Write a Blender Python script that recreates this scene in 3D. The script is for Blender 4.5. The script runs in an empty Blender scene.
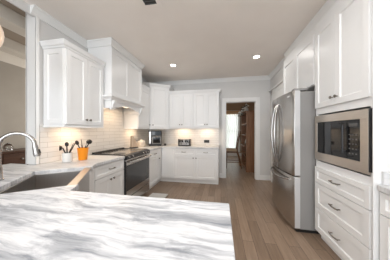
import bpy, bmesh, math, random
from mathutils import Vector, Matrix
random.seed(4)
PI = math.pi
S = bpy.context.scene
COL = S.collection

# ------------------------------------------------------------------ camera, world, lights, exposure
cam_d = bpy.data.cameras.new('camera')
cam_d.sensor_width = 36.0
cam_d.lens = 150.0 / 390.0 * 36.0
cam_d.shift_y = 0.6 / 390.0
cam_d.clip_start = 0.02
cam = bpy.data.objects.new('camera', cam_d)
cam.location = (0, 0, 1.32)
cam.rotation_euler = (PI / 2, 0, math.atan(26.0 / 150.0))
COL.objects.link(cam)
S.camera = cam

S.view_settings.view_transform = 'Standard'
S.view_settings.look = 'None'
S.view_settings.gamma = 1.0
S.view_settings.use_curve_mapping = False
S.view_settings.exposure = 0.30

world = bpy.data.worlds.new('sky')
S.world = world
world.use_nodes = True
bg = world.node_tree.nodes['Background']
bg.inputs['Color'].default_value = (0.80, 0.90, 1.0, 1)
bg.inputs['Strength'].default_value = 1.9

def area(name, loc, rot, sx, sy, power, color, parent=None, shape='RECTANGLE', spread=PI):
    l = bpy.data.lights.new(name, 'AREA')
    l.shape = shape
    l.size = sx
    l.size_y = sy
    l.energy = power
    l.color = color
    l.spread = spread
    o = bpy.data.objects.new(name, l)
    COL.objects.link(o)
    o.location = loc
    o.rotation_euler = rot
    if parent:
        o.parent = parent
    return o

DAY = (0.955, 0.98, 1.0)
# daylight through the rear and dining room windows, plus added fill lights
area('rear_window_daylight', (-0.9, -3.40, 1.55), (PI / 2 + 0.2, 0, 0.08), 2.2, 2.1, 60, DAY)
area('side_fill_light', (1.70, -1.9, 1.55), (PI / 2 + 0.12, 0, PI / 2 - 0.2), 2.4, 1.7, 30, DAY)  # fill added from the right; that wall has no window
area('dining_side_fill', (-1.40, 6.4, 1.5), (PI / 2, 0, -PI / 2), 1.6, 1.6, 13, (1.0, 0.95, 0.88))  # added fill for the dim dining room, no window on this side
area('living_room_fill', (-3.0, 4.20, 1.5), (-PI / 2, 0, 0), 1.2, 1.8, 44, (1.0, 0.95, 0.88))  # added fill to lift the living room; the wall behind it is solid
area('dining_room_daylight', (0.31, 8.03, 1.29), (-PI / 2, 0, 0), 1.05, 1.9, 5, (0.97, 1.0, 0.93))

CEIL = 2.77
WL, WB, WR = -2.17, 4.26, 1.77          # left wall, back wall, right wall of the kitchen
JAMB = 1.44                             # the left wall's opening ends here

# ------------------------------------------------------------------ materials
def mat(name, col, rough=0.5, metal=0.0, spec=0.5, emit=None, estr=0.0, trans=0.0, ior=1.45, coat=0.0):
    m = bpy.data.materials.new(name)
    m.use_nodes = True
    b = m.node_tree.nodes['Principled BSDF']
    b.inputs['Base Color'].default_value = (*col, 1)
    b.inputs['Roughness'].default_value = rough
    b.inputs['Metallic'].default_value = metal
    b.inputs['Specular IOR Level'].default_value = spec
    b.inputs['Transmission Weight'].default_value = trans
    b.inputs['IOR'].default_value = ior
    b.inputs['Coat Weight'].default_value = coat
    if emit:
        b.inputs['Emission Color'].default_value = (*emit, 1)
        b.inputs['Emission Strength'].default_value = estr
    return m

class N:
    """tiny node-tree writer"""
    def __init__(self, m):
        self.t = m.node_tree
        self.b = self.t.nodes['Principled BSDF']
    def n(self, kind, **kw):
        x = self.t.nodes.new(kind)
        for k, v in kw.items():
            if k.startswith('i_'):
                key = k[2:].replace('_', ' ')
                x.inputs[key].default_value = v
            else:
                setattr(x, k, v)
        return x
    def l(self, a, b):
        self.t.links.new(a, b)
    def ramp(self, fac, stops):
        r = self.t.nodes.new('ShaderNodeValToRGB')
        el = r.color_ramp.elements
        while len(el) < len(stops):
            el.new(0.5)
        for e, (p, c) in zip(el, stops):
            e.position = p
            e.color = (*c, 1)
        self.l(fac, r.inputs['Fac'])
        return r.outputs['Color']
    def bump(self, h, strength, dist=0.002):
        b = self.n('ShaderNodeBump')
        b.inputs['Strength'].default_value = strength
        b.inputs['Distance'].default_value = dist
        self.l(h, b.inputs['Height'])
        self.l(b.outputs['Normal'], self.b.inputs['Normal'])

def paint(name, col, rough=0.5, amt=0.015):
    m = mat(name, col, rough)
    k = N(m)
    g = k.n('ShaderNodeNewGeometry')
    no = k.n('ShaderNodeTexNoise', i_Scale=3.0, i_Detail=3.0)
    k.l(g.outputs['Position'], no.inputs['Vector'])
    c = k.ramp(no.outputs['Fac'], [(0.3, tuple(x - amt for x in col)), (0.7, tuple(min(1, x + amt) for x in col))])
    k.l(c, k.b.inputs['Base Color'])
    return m

M = {}
M['cab'] = paint('cabinet_white_paint', (0.862, 0.866, 0.866), 0.35, 0.006)
M['trim'] = paint('trim_white_paint', (0.84, 0.84, 0.83), 0.4, 0.006)
M['wall'] = paint('wall_grey_paint', (0.70, 0.695, 0.685), 0.7)
M['ceil'] = paint('ceiling_paint', (0.92, 0.865, 0.81), 0.85)
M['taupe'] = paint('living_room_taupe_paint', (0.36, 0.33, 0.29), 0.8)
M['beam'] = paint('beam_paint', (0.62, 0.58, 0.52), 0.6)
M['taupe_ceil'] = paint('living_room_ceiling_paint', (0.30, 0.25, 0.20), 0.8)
M['tan'] = paint('dining_room_tan_paint', (0.42, 0.30, 0.20), 0.8)
M['white_ceramic'] = mat('white_ceramic', (0.82, 0.82, 0.80), 0.15)
M['orange'] = mat('orange_glaze', (0.90, 0.30, 0.012), 0.3)
M['black'] = mat('black_plastic', (0.015, 0.014, 0.014), 0.35)
M['blackmat'] = mat('black_enamel', (0.02, 0.02, 0.022), 0.3)
M['glassblack'] = mat('black_glass', (0.012, 0.012, 0.013), 0.04, spec=0.5)
M['oven_glass'] = mat('oven_door_glass', (0.045, 0.047, 0.05), 0.06, spec=0.8)
M['cooktop'] = mat('cooktop_glass', (0.42, 0.40, 0.385), 0.16, 0.85)
M['nickel'] = mat('brushed_nickel', (0.28, 0.26, 0.24), 0.32, 1.0)
M['oven_trim'] = mat('oven_trim_metal', (0.20, 0.19, 0.18), 0.45, 0.8)
M['chrome'] = mat('polished_steel', (0.46, 0.45, 0.44), 0.2, 1.0)
M['greyside'] = mat('fridge_side_grey', (0.30, 0.293, 0.285), 0.45, 0.0)
M['gasket'] = mat('fridge_door_edge', (0.62, 0.62, 0.63), 0.4, 0.3)
M['dark'] = mat('dark_gap', (0.012, 0.011, 0.010), 0.7)
M['vent'] = mat('vent_dark_metal', (0.045, 0.045, 0.045), 0.6)
M['cream'] = mat('cream_stoneware', (0.66, 0.58, 0.48), 0.4)
M['lens'] = mat('lamp_lens', (1, 1, 1), 0.5, emit=(1.0, 0.90, 0.76), estr=14.0)
M['strip'] = mat('under_cabinet_lens', (1, 1, 1), 0.5, emit=(1.0, 0.75, 0.5), estr=2.5)
M['opal'] = mat('opal_glow', (0.85, 0.72, 0.6), 0.4, emit=(1.0, 0.66, 0.42), estr=0.32)
M['glass'] = mat('clear_glass', (1, 1, 1), 0.02, trans=1.0, ior=1.45)
M['mw_grey'] = mat('microwave_print_grey', (0.10, 0.10, 0.10), 0.5)
M['badge'] = mat('badge_silver', (0.85, 0.85, 0.86), 0.4, 0.3)
M['mattex'] = mat('mat_fabric', (0.66, 0.65, 0.62), 0.95)
M['seat'] = mat('chair_seat_fabric', (0.55, 0.42, 0.28), 0.9)
M['slat_gap'] = mat('toaster_dark', (0.03, 0.03, 0.03), 0.5)
M['valance'] = mat('valance_fabric', (0.62, 0.42, 0.26), 0.9)
M['flower'] = mat('white_petal', (0.82, 0.79, 0.72), 0.8)
M['leaf'] = mat('dark_leaf', (0.035, 0.04, 0.025), 0.7)
M['ribbon'] = mat('plate_white', (0.75, 0.72, 0.66), 0.5)

def steel(name, col, rough, stretch=(1, 1, 60), metal=1.0):
    m = mat(name, col, rough, metal)
    k = N(m)
    g = k.n('ShaderNodeNewGeometry')
    mp = k.n('ShaderNodeMapping')
    mp.inputs['Scale'].default_value = stretch
    no = k.n('ShaderNodeTexNoise', i_Scale=8.0, i_Detail=2.0)
    k.l(g.outputs['Position'], mp.inputs['Vector'])
    k.l(mp.outputs['Vector'], no.inputs['Vector'])
    c = k.ramp(no.outputs['Fac'], [(0.3, tuple(x * 0.95 for x in col)), (0.7, tuple(min(1, x * 1.05) for x in col))])
    k.l(c, k.b.inputs['Base Color'])
    r = k.n('ShaderNodeMapRange')
    r.inputs['To Min'].default_value = rough * 0.85
    r.inputs['To Max'].default_value = rough * 1.15
    k.l(no.outputs['Fac'], r.inputs['Value'])
    k.l(r.outputs['Result'], k.b.inputs['Roughness'])
    return m
M['steel'] = steel('stainless_steel', (0.50, 0.48, 0.46), 0.24)
M['sink_steel'] = steel('sink_stainless', (0.47, 0.45, 0.435), 0.33, (40, 40, 1))
M['mw_steel'] = steel('microwave_stainless', (0.66, 0.59, 0.52), 0.36)

def marble(name='marble', vein=1.0):
    m = mat(name, (0.8, 0.8, 0.8), 0.30, spec=0.35)
    k = N(m)
    g = k.n('ShaderNodeNewGeometry')
    w = k.n('ShaderNodeTexNoise', i_Scale=1.7, i_Detail=3.0)
    k.l(g.outputs['Position'], w.inputs['Vector'])
    sub = k.n('ShaderNodeVectorMath', operation='SUBTRACT')
    sub.inputs[1].default_value = (0.5, 0.5, 0.5)
    k.l(w.outputs['Color'], sub.inputs[0])
    sc = k.n('ShaderNodeVectorMath', operation='SCALE')
    sc.inputs['Scale'].default_value = 0.7
    k.l(sub.outputs[0], sc.inputs[0])
    mp = k.n('ShaderNodeMapping')
    mp.inputs['Scale'].default_value = (0.55, 3.6, 1.2)
    mp.inputs['Rotation'].default_value = (0, 0, 0.12)
    k.l(g.outputs['Position'], mp.inputs['Vector'])
    ad = k.n('ShaderNodeVectorMath', operation='ADD')
    k.l(mp.outputs['Vector'], ad.inputs[0])
    k.l(sc.outputs[0], ad.inputs[1])
    n1 = k.n('ShaderNodeTexNoise', i_Scale=2.7, i_Detail=9.0, i_Roughness=0.66, i_Distortion=0.4)
    k.l(ad.outputs[0], n1.inputs['Vector'])
    c1 = k.ramp(n1.outputs['Fac'], [(0.34, (0.33, 0.345, 0.375)), (0.43, (0.48, 0.495, 0.525)),
                                    (0.50, (0.70, 0.71, 0.735)), (0.57, (0.78, 0.787, 0.805)), (0.70, (0.56, 0.575, 0.60))])
    st_ = k.n('ShaderNodeMapping')
    st_.inputs['Scale'].default_value = (1.0, 2.1, 1.0)
    k.l(ad.outputs[0], st_.inputs['Vector'])
    n2 = k.n('ShaderNodeTexNoise', i_Scale=4.2, i_Detail=7.0, i_Roughness=0.65, i_Distortion=0.5)
    k.l(st_.outputs[0], n2.inputs['Vector'])
    c2 = k.ramp(n2.outputs['Fac'], [(0.36, (0.58, 0.595, 0.62)), (0.45, (0.84, 0.85, 0.865)), (0.51, (1, 1, 1)), (0.60, (1, 1, 1)), (0.68, (0.80, 0.81, 0.825))])
    mx = k.n('ShaderNodeMix', data_type='RGBA', blend_type='MULTIPLY')
    mx.inputs['Factor'].default_value = 1.0
    k.l(c1, mx.inputs[6])
    k.l(c2, mx.inputs[7])
    pale = k.n('ShaderNodeMix', data_type='RGBA')
    pale.inputs['Factor'].default_value = vein
    pale.inputs[6].default_value = (0.72, 0.715, 0.71, 1)
    k.l(mx.outputs[2], pale.inputs[7])
    k.l(pale.outputs[2], k.b.inputs['Base Color'])
    return m
M['marble'] = marble()
M['marble_pale'] = marble('pale_marble', 0.45)

def tile():
    m = mat('subway_tile', (0.8, 0.78, 0.75), 0.18)
    k = N(m)
    g = k.n('ShaderNodeNewGeometry')
    s = k.n('ShaderNodeSeparateXYZ')
    k.l(g.outputs['Position'], s.inputs[0])
    a = k.n('ShaderNodeMath', operation='ADD')
    k.l(s.outputs['X'], a.inputs[0])
    k.l(s.outputs['Y'], a.inputs[1])
    z = k.n('ShaderNodeMath', operation='SUBTRACT')
    z.inputs[1].default_value = 0.915
    k.l(s.outputs['Z'], z.inputs[0])
    c = k.n('ShaderNodeCombineXYZ')
    k.l(a.outputs[0], c.inputs['X'])
    k.l(z.outputs[0], c.inputs['Y'])
    br = k.n('ShaderNodeTexBrick')
    br.inputs['Color1'].default_value = (0.80, 0.785, 0.765, 1)
    br.inputs['Color2'].default_value = (0.76, 0.745, 0.725, 1)
    br.inputs['Mortar'].default_value = (0.60, 0.58, 0.555, 1)
    br.inputs['Scale'].default_value = 1.0
    br.inputs['Mortar Size'].default_value = 0.003
    br.inputs['Brick Width'].default_value = 0.305
    br.inputs['Row Height'].default_value = 0.0645
    k.l(c.outputs[0], br.inputs['Vector'])
    k.l(br.outputs['Color'], k.b.inputs['Base Color'])
    inv = k.n('ShaderNodeMath', operation='SUBTRACT')
    inv.inputs[0].default_value = 1.0
    k.l(br.outputs['Fac'], inv.inputs[1])
    k.bump(inv.outputs[0], 0.6, 0.002)
    return m
M['tile'] = tile()

def wood_floor():
    m = mat('oak_floor', (0.2, 0.15, 0.11), 0.33)
    k = N(m)
    g = k.n('ShaderNodeNewGeometry')
    s = k.n('ShaderNodeSeparateXYZ')
    k.l(g.outputs['Position'], s.inputs[0])
    c = k.n('ShaderNodeCombineXYZ')
    k.l(s.outputs['Y'], c.inputs['X'])
    k.l(s.outputs['X'], c.inputs['Y'])
    br = k.n('ShaderNodeTexBrick', offset=0.37)
    br.inputs['Color1'].default_value = (0.0, 0.0, 0.0, 1)
    br.inputs['Color2'].default_value = (1, 1, 1, 1)
    br.inputs['Mortar'].default_value = (0.2, 0.2, 0.2, 1)
    br.inputs['Scale'].default_value = 1.0
    br.inputs['Mortar Size'].default_value = 0.0015
    br.inputs['Brick Width'].default_value = 1.15
    br.inputs['Row Height'].default_value = 0.127
    k.l(c.outputs[0], br.inputs['Vector'])
    mp = k.n('ShaderNodeMapping')
    mp.inputs['Scale'].default_value = (1.3, 16, 1)
    k.l(c.outputs[0], mp.inputs['Vector'])
    off = k.n('ShaderNodeVectorMath', operation='ADD')
    k.l(mp.outputs[0], off.inputs[0])
    k.l(br.outputs['Color'], off.inputs[1])
    no = k.n('ShaderNodeTexNoise', i_Scale=2.4, i_Detail=6.0, i_Roughness=0.65, i_Distortion=0.5)
    k.l(off.outputs[0], no.inputs['Vector'])
    mix = k.n('ShaderNodeMix', data_type='FLOAT')
    mix.inputs['Factor'].default_value = 0.30
    k.l(no.outputs['Fac'], mix.inputs[2])
    k.l(br.outputs['Color'], mix.inputs[3])
    col = k.ramp(mix.outputs[0], [(0.2, (0.19, 0.132, 0.090)), (0.5, (0.30, 0.213, 0.152)), (0.8, (0.42, 0.31, 0.225))])
    gap = k.n('ShaderNodeMix', data_type='RGBA')
    k.l(br.outputs['Fac'], gap.inputs['Factor'])
    k.l(col, gap.inputs[6])
    gap.inputs[7].default_value = (0.06, 0.04, 0.03, 1)
    k.l(gap.outputs[2], k.b.inputs['Base Color'])
    k.bump(no.outputs['Fac'], 0.15, 0.001)
    return m
M['floor'] = wood_floor()

def wood(name, c1, c2, rough=0.4, axis='Z'):
    m = mat(name, c1, rough)
    k = N(m)
    g = k.n('ShaderNodeNewGeometry')
    mp = k.n('ShaderNodeMapping')
    mp.inputs['Scale'].default_value = {'Z': (14, 14, 1.2), 'X': (1.2, 14, 14), 'Y': (14, 1.2, 14)}[axis]
    k.l(g.outputs['Position'], mp.inputs['Vector'])
    no = k.n('ShaderNodeTexNoise', i_Scale=1.6, i_Detail=5.0, i_Distortion=0.8)
    k.l(mp.outputs[0], no.inputs['Vector'])
    c = k.ramp(no.outputs['Fac'], [(0.3, c1), (0.7, c2)])
    k.l(c, k.b.inputs['Base Color'])
    return m
M['hutch'] = wood('hutch_brown_wood', (0.20, 0.092, 0.042), (0.31, 0.152, 0.075), 0.4)
M['chairwood'] = wood('chair_wood', (0.13, 0.065, 0.032), (0.22, 0.115, 0.06), 0.4)
M['sidewood'] = wood('sideboard_wood', (0.055, 0.022, 0.012), (0.10, 0.045, 0.025), 0.35, 'Y')
M['block'] = wood('knife_block_wood', (0.40, 0.31, 0.23), (0.52, 0.42, 0.33), 0.5)

def sheer():
    m = mat('sheer_curtain', (0.9, 0.88, 0.82), 0.9)
    t = m.node_tree
    b = t.nodes['Principled BSDF']
    tr = t.nodes.new('ShaderNodeBsdfTranslucent')
    tr.inputs['Color'].default_value = (0.9, 0.9, 0.86, 1)
    mx = t.nodes.new('ShaderNodeMixShader')
    mx.inputs['Fac'].default_value = 0.6
    t.links.new(b.outputs[0], mx.inputs[1])
    t.links.new(tr.outputs[0], mx.inputs[2])
    t.links.new(mx.outputs[0], t.nodes['Material Output'].inputs['Surface'])
    return m
M['sheer'] = sheer()

# ------------------------------------------------------------------ mesh helpers
class MB:
    def __init__(self):
        self.bm = bmesh.new()
    def box(self, x0, x1, y0, y1, z0, z1, m=None):
        vs = [self.bm.verts.new(v) for v in ((x0, y0, z0), (x1, y0, z0), (x1, y1, z0), (x0, y1, z0),
                                             (x0, y0, z1), (x1, y0, z1), (x1, y1, z1), (x0, y1, z1))]
        for f in ((3, 2, 1, 0), (4, 5, 6, 7), (0, 1, 5, 4), (1, 2, 6, 5), (2, 3, 7, 6), (3, 0, 4, 7)):
            self.bm.faces.new([vs[i] for i in f])
        if m is not None:
            for v in vs:
                v.co = m @ v.co
        return self
    def prism(self, poly, z0, z1):
        a = [self.bm.verts.new((x, y, z0)) for x, y in poly]
        b = [self.bm.verts.new((x, y, z1)) for x, y in poly]
        n = len(poly)
        self.bm.faces.new(a[::-1])
        self.bm.faces.new(b)
        for i in range(n):
            self.bm.faces.new((a[i], a[(i + 1) % n], b[(i + 1) % n], b[i]))
        return self
    def prism_yz(self, poly, x0, x1):
        """polygon in (y, z) pushed along x"""
        a = [self.bm.verts.new((x0, y, z)) for y, z in poly]
        b = [self.bm.verts.new((x1, y, z)) for y, z in poly]
        n = len(poly)
        self.bm.faces.new(a[::-1])
        self.bm.faces.new(b)
        for i in range(n):
            self.bm.faces.new((a[i], a[(i + 1) % n], b[(i + 1) % n], b[i]))
        return self
    def prism_xz(self, poly, y0, y1):
        a = [self.bm.verts.new((x, y0, z)) for x, z in poly]
        b = [self.bm.verts.new((x, y1, z)) for x, z in poly]
        n = len(poly)
        self.bm.faces.new(a)
        self.bm.faces.new(b[::-1])
        for i in range(n):
            self.bm.faces.new((a[i], b[i], b[(i + 1) % n], a[(i + 1) % n]))
        return self
    def lathe(self, prof, at=(0, 0, 0), seg=20, m=None):
        rings = []
        for r, z in prof:
            ring = []
            for i in range(seg):
                a = 2 * PI * i / seg
                co = Vector((r * math.cos(a), r * math.sin(a), z))
                if m is not None:
                    co = m @ co
                ring.append(self.bm.verts.new(co + Vector(at)))
            rings.append(ring)
        for p, q in zip(rings, rings[1:]):
            for i in range(seg):
                self.bm.faces.new((p[i], p[(i + 1) % seg], q[(i + 1) % seg], q[i]))
        self.bm.faces.new(rings[0][::-1])
        self.bm.faces.new(rings[-1])
        return self
    def tube(self, pts, r, seg=8):
        pts = [Vector(p) for p in pts]
        rr = r if isinstance(r, (list, tuple)) else [r] * len(pts)
        rings = []
        prev = None
        for i, p in enumerate(pts):
            d = (pts[min(i + 1, len(pts) - 1)] - pts[max(i - 1, 0)]).normalized()
            if prev is None:
                u = d.cross(Vector((0, 0, 1)))
                if u.length < 1e-3:
                    u = d.cross(Vector((1, 0, 0)))
                u.normalize()
            else:
                u = (prev - d * prev.dot(d)).normalized()
            prev = u
            w = d.cross(u)
            rings.append([self.bm.verts.new(p + rr[i] * (u * math.cos(2 * PI * j / seg) + w * math.sin(2 * PI * j / seg))) for j in range(seg)])
        for p, q in zip(rings, rings[1:]):
            for i in range(seg):
                self.bm.faces.new((p[i], p[(i + 1) % seg], q[(i + 1) % seg], q[i]))
        self.bm.faces.new(rings[0][::-1])
        self.bm.faces.new(rings[-1])
        return self
    def sphere(self, c, r, seg=20, scale=(1, 1, 1)):
        m = Matrix.Translation(c) @ Matrix.Diagonal((*scale, 1))
        bmesh.ops.create_uvsphere(self.bm, u_segments=seg, v_segments=seg // 2, radius=r, matrix=m)
        return self
    def sweep(self, path, prof, closed=False):
        """profile [(offset to the left of the path, z)] along a 2-D path with mitred corners"""
        pts = [Vector(p) for p in path]
        n = len(pts)
        rings = []
        for i in range(n):
            def nrm(a, b):
                d = (b - a).normalized()
                return Vector((-d.y, d.x))
            if closed or 0 < i < n - 1:
                n1 = nrm(pts[i - 1], pts[i])
                n2 = nrm(pts[i], pts[(i + 1) % n])
                mi = (n1 + n2)
                mi = mi / max(0.2, mi.dot(n1))
            elif i == 0:
                mi = nrm(pts[0], pts[1])
            else:
                mi = nrm(pts[-2], pts[-1])
            rings.append([self.bm.verts.new((pts[i].x + mi.x * o, pts[i].y + mi.y * o, z)) for o, z in prof])
        k = len(prof)
        rng = range(n) if closed else range(n - 1)
        for i in rng:
            p, q = rings[i], rings[(i + 1) % n]
            for j in range(k):
                self.bm.faces.new((p[j], p[(j + 1) % k], q[(j + 1) % k], q[j]))
        if not closed:
            self.bm.faces.new(rings[0][::-1])
            self.bm.faces.new(rings[-1])
        return self
    def build(self, name, m, parent=None, bevel=0.0, seg=2, smooth=False, offset=None):
        bm = self.bm
        if offset is not None:
            for v in bm.verts:
                v.co -= Vector(offset)
        bmesh.ops.recalc_face_normals(bm, faces=bm.faces)
        if bevel:
            ed = [e for e in bm.edges if len(e.link_faces) == 2 and e.calc_face_angle(0) > 0.5]
            bmesh.ops.bevel(bm, geom=ed, offset=bevel, segments=seg, affect='EDGES', profile=0.6, clamp_overlap=True)
        me = bpy.data.meshes.new(name)
        bm.to_mesh(me)
        bm.free()
        if smooth:
            for p in me.polygons:
                p.use_smooth = True
            try:
                me.set_sharp_from_angle(angle=math.radians(40))
            except Exception:
                pass
        me.materials.append(m if not isinstance(m, str) else M[m])
        o = bpy.data.objects.new(name, me)
        COL.objects.link(o)
        if parent:
            o.parent = parent
        return o

def thing(name, label, cat, loc=(0, 0, 0), rz=0.0, group=None):
    o = bpy.data.objects.new(name, None)
    o.empty_display_size = 0.1
    COL.objects.link(o)
    o.location = loc
    o.rotation_euler = (0, 0, rz)
    return tag(o, label, cat, group)

def tag(o, label, cat, group=None):
    o['label'] = label
    o['category'] = cat
    if group:
        o['group'] = group
    return o

def struct(name, mb, m, parent=None, **kw):
    o = mb.build(name, m, parent, **kw)
    if not parent:
        o['kind'] = 'structure'
    return o

# ------------------------------------------------------------------ the room
struct('floor', MB().box(-4.2, 2.6, -3.6, 8.2, -0.06, 0.0), 'floor')
# kitchen ceiling with its crown moulding
struct('ceiling', MB().box(-2.29, 1.9, -3.6, 4.38, CEIL, CEIL + 0.1), 'ceil')
# left wall: solid beyond the opening, a low wall under the ledge and a thin header over it
wl = MB().box(WL - 0.12, WL, JAMB, WB + 0.12, 0, CEIL)
wl.box(WL - 0.12, WL, -0.6, JAMB, 0, 0.872).box(WL - 0.02, WL, -0.6, JAMB, 2.665, CEIL).box(WL - 0.12, WL, -3.5, -0.6, 0, CEIL)
struct('wall_left', wl, 'wall')
# white jamb lining of the opening
j = MB().box(WL - 0.132, WL + 0.012, JAMB - 0.014, JAMB, 0.917, CEIL - 0.002)
j.box(WL - 0.142, WL - 0.120, JAMB - 0.014, JAMB + 0.08, 0.917, CEIL - 0.002)
j.box(WL, WL + 0.014, JAMB - 0.014, JAMB + 0.022, 0.917, CEIL - 0.002)
struct('trim_1', j, 'trim', bevel=0.003)
# back wall with the cased doorway
DX0, DX1, DZ = 0.128, 0.925, 2.118
wb = MB().box(-2.29, DX0, WB, WB + 0.12, 0, CEIL).box(DX1, 1.9, WB, WB + 0.12, 0, CEIL).box(DX0, DX1, WB, WB + 0.12, DZ, CEIL)
struct('wall_back', wb, 'wall')
def casing(w, th):
    c = MB()
    for y0, y1 in ((WB - th, WB), (WB + 0.12, WB + 0.12 + th)):
        c.box(DX0 - w, DX0, y0, y1, 0, DZ + w).box(DX1, DX1 + w, y0, y1, 0, DZ + w).box(DX0, DX1, y0, y1, DZ, DZ + w)
    c.box(DX0 - 0.001, DX0 + 0.014, WB, WB + 0.12, 0, DZ).box(DX1 - 0.014, DX1 + 0.001, WB, WB + 0.12, 0, DZ)
    c.box(DX0 + 0.014, DX1 - 0.014, WB, WB + 0.12, DZ - 0.014, DZ + 0.001)
    return c
struct('trim_2', casing(0.10, 0.02), 'trim', bevel=0.004)
# right wall: kitchen side, then the jog beside the refrigerator
SX = 1.29
wr = MB().box(WR, WR + 0.13, -3.5, 3.08, 0, CEIL).box(SX, WR + 0.13, 3.08, WB, 0, CEIL)
struct('wall_right', wr, 'wall')
# closed pantry door with casing on the jog wall, mostly hidden by the refrigerator
pd = MB().box(SX - 0.02, SX, 3.20, 3.30, 0, 2.33).box(SX - 0.02, SX, 4.05, 4.15, 0, 2.33).box(SX - 0.02, SX, 3.14, 4.21, 2.23, 2.33)
pd.box(SX - 0.055, SX, 3.10, 4.24, 2.33, 2.36)
d1 = struct('door_1', pd, 'trim', bevel=0.004)
dl = MB().box(SX - 0.012, SX - 0.001, 3.30, 4.05, 0.01, 2.23)
for z0, z1 in ((0.15, 0.95), (1.08, 2.10)):
    for y0, y1 in ((3.39, 3.64), (3.71, 3.96)):
        dl.box(SX - 0.018, SX - 0.012, y0, y1, z0, z1)
dl.build('door_leaf', 'trim', d1, bevel=0.002)
# rear wall behind the camera with one wide window
w = MB().box(-4.2, -2.0, -3.62, -3.5, 0, CEIL).box(1.4, 1.9, -3.62, -3.5, 0, CEIL)
w.box(-2.0, 1.4, -3.62, -3.5, 0, 0.5).box(-2.0, 1.4, -3.62, -3.5, 2.6, CEIL)
struct('wall_rear', w, 'wall')
# crown moulding round the kitchen, the hood and the tall cabinets
HX, HY0, HY1 = -1.73, 2.13, 3.055
TX, TY0, TY1 = 1.16, 1.36, 3.06
crown_prof = [(0.0, CEIL - 0.002), (-0.062, CEIL - 0.002), (-0.062, CEIL - 0.018), (-0.046, CEIL - 0.03), (-0.022, CEIL - 0.07),
              (-0.016, CEIL - 0.082), (-0.016, CEIL - 0.098), (0.0, CEIL - 0.098)]
path = [(WL, JAMB - 0.06), (WL, HY0), (HX, HY0), (HX, HY1), (WL, HY1), (WL, WB), (SX, WB), (SX, TY1)]
struct('trim_3', MB().sweep(path, crown_prof), 'trim')
# flatter crown on top of the tall cabinets, then along the right wall
CX = TX + 0.036
flat_prof = [(0.0, CEIL - 0.002), (-0.032, CEIL - 0.002), (-0.032, CEIL - 0.016), (-0.012, CEIL - 0.075), (-0.004, CEIL - 0.09), (-0.004, 2.622), (0.0, 2.622)]
struct('trim_7', MB().sweep([(SX, TY1 - 0.012), (CX, TY1 - 0.012), (CX, TY0 + 0.03), (WR, TY0 + 0.03)], flat_prof), 'trim')
struct('trim_8', MB().sweep([(WR, TY0 - 0.005), (WR, -3.5)], crown_prof), 'trim')
# baseboards
bb = [(0.0, 0.0), (-0.016, 0.0), (-0.016, 0.115), (-0.008, 0.13), (0.0, 0.13)]
struct('baseboard_back', MB().sweep([(-0.04, WB), (DX0 - 0.10, WB)], bb).sweep([(DX1 + 0.10, WB), (SX, WB)], bb), 'trim')
struct('baseboard_right', MB().sweep([(WR, -0.7), (WR, -3.5)], bb), 'trim')
# tiled backsplash
struct('backsplash_left', MB().box(WL, WL + 0.010, JAMB + 0.03, HY0, 0.915, 1.40).box(WL, WL + 0.010, HY0, 3.0, 0.915, 1.80)
       .box(WL, WL + 0.010, 3.0, WB - 0.01, 0.915, 1.42), 'tile')
struct('backsplash_back', MB().box(WL + 0.01, -0.055, WB - 0.010, WB, 0.915, 1.46), 'tile')

# ---- living room seen through the left opening
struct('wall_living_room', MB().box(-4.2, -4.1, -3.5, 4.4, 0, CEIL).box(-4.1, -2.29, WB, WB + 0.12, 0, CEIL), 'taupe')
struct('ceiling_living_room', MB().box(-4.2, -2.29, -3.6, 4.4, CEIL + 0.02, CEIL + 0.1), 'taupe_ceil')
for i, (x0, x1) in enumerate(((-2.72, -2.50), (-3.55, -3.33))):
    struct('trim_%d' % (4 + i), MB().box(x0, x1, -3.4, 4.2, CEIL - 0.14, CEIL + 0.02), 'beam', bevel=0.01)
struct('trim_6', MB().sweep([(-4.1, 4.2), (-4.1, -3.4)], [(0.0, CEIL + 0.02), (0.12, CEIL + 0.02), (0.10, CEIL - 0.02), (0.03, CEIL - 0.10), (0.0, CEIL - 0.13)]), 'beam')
# ---- dining room seen through the doorway
wd = MB().box(-1.6, -1.5, 4.38, 8.2, 0, 2.7).box(2.4, 2.6, 4.38, 8.2, 0, 2.7)
WX0, WX1, WZ0, WZ1, WY = -0.25, 0.88, 0.30, 2.28, 8.05
wd.box(-1.6, WX0, WY, WY + 0.12, 0, 2.7).box(WX1, 2.6, WY, WY + 0.12, 0, 2.7)
wd.box(WX0, WX1, WY, WY + 0.12, 0, WZ0).box(WX0, WX1, WY, WY + 0.12, WZ1, 2.7)
wd.box(-1.5, -0.0, 4.381, 4.385, 0, 2.7).box(1.05, 2.4, 4.381, 4.385, 0, 2.7)
struct('wall_dining_room', wd, 'tan')
struct('ceiling_dining_room', MB().box(-1.6, 2.6, 4.38, 8.2, 2.7, 2.8), 'tan')
wf = MB()
for x0, x1 in ((WX0 - 0.09, WX0 + 0.02), (WX1 - 0.02, WX1 + 0.09), (0.30, 0.34)):
    wf.box(x0, x1, WY - 0.02, WY + 0.05, WZ0, WZ1)
for z0, z1 in ((WZ0 - 0.10, WZ0 + 0.02), (WZ1 - 0.02, WZ1 + 0.09), (1.27, 1.31)):
    wf.box(WX0 - 0.09, WX1 + 0.09, WY - 0.021, WY + 0.051, z0, z1)
win1 = struct('window_1', wf, 'trim')
MB().box(WX0, WX1, WY + 0.055, WY + 0.061, WZ0, WZ1).build('window_pane', 'glass', win1)
struct('baseboard_dining_room', MB().box(-1.5, 2.4, WY - 0.02, WY, 0, 0.16), 'trim')

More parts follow.
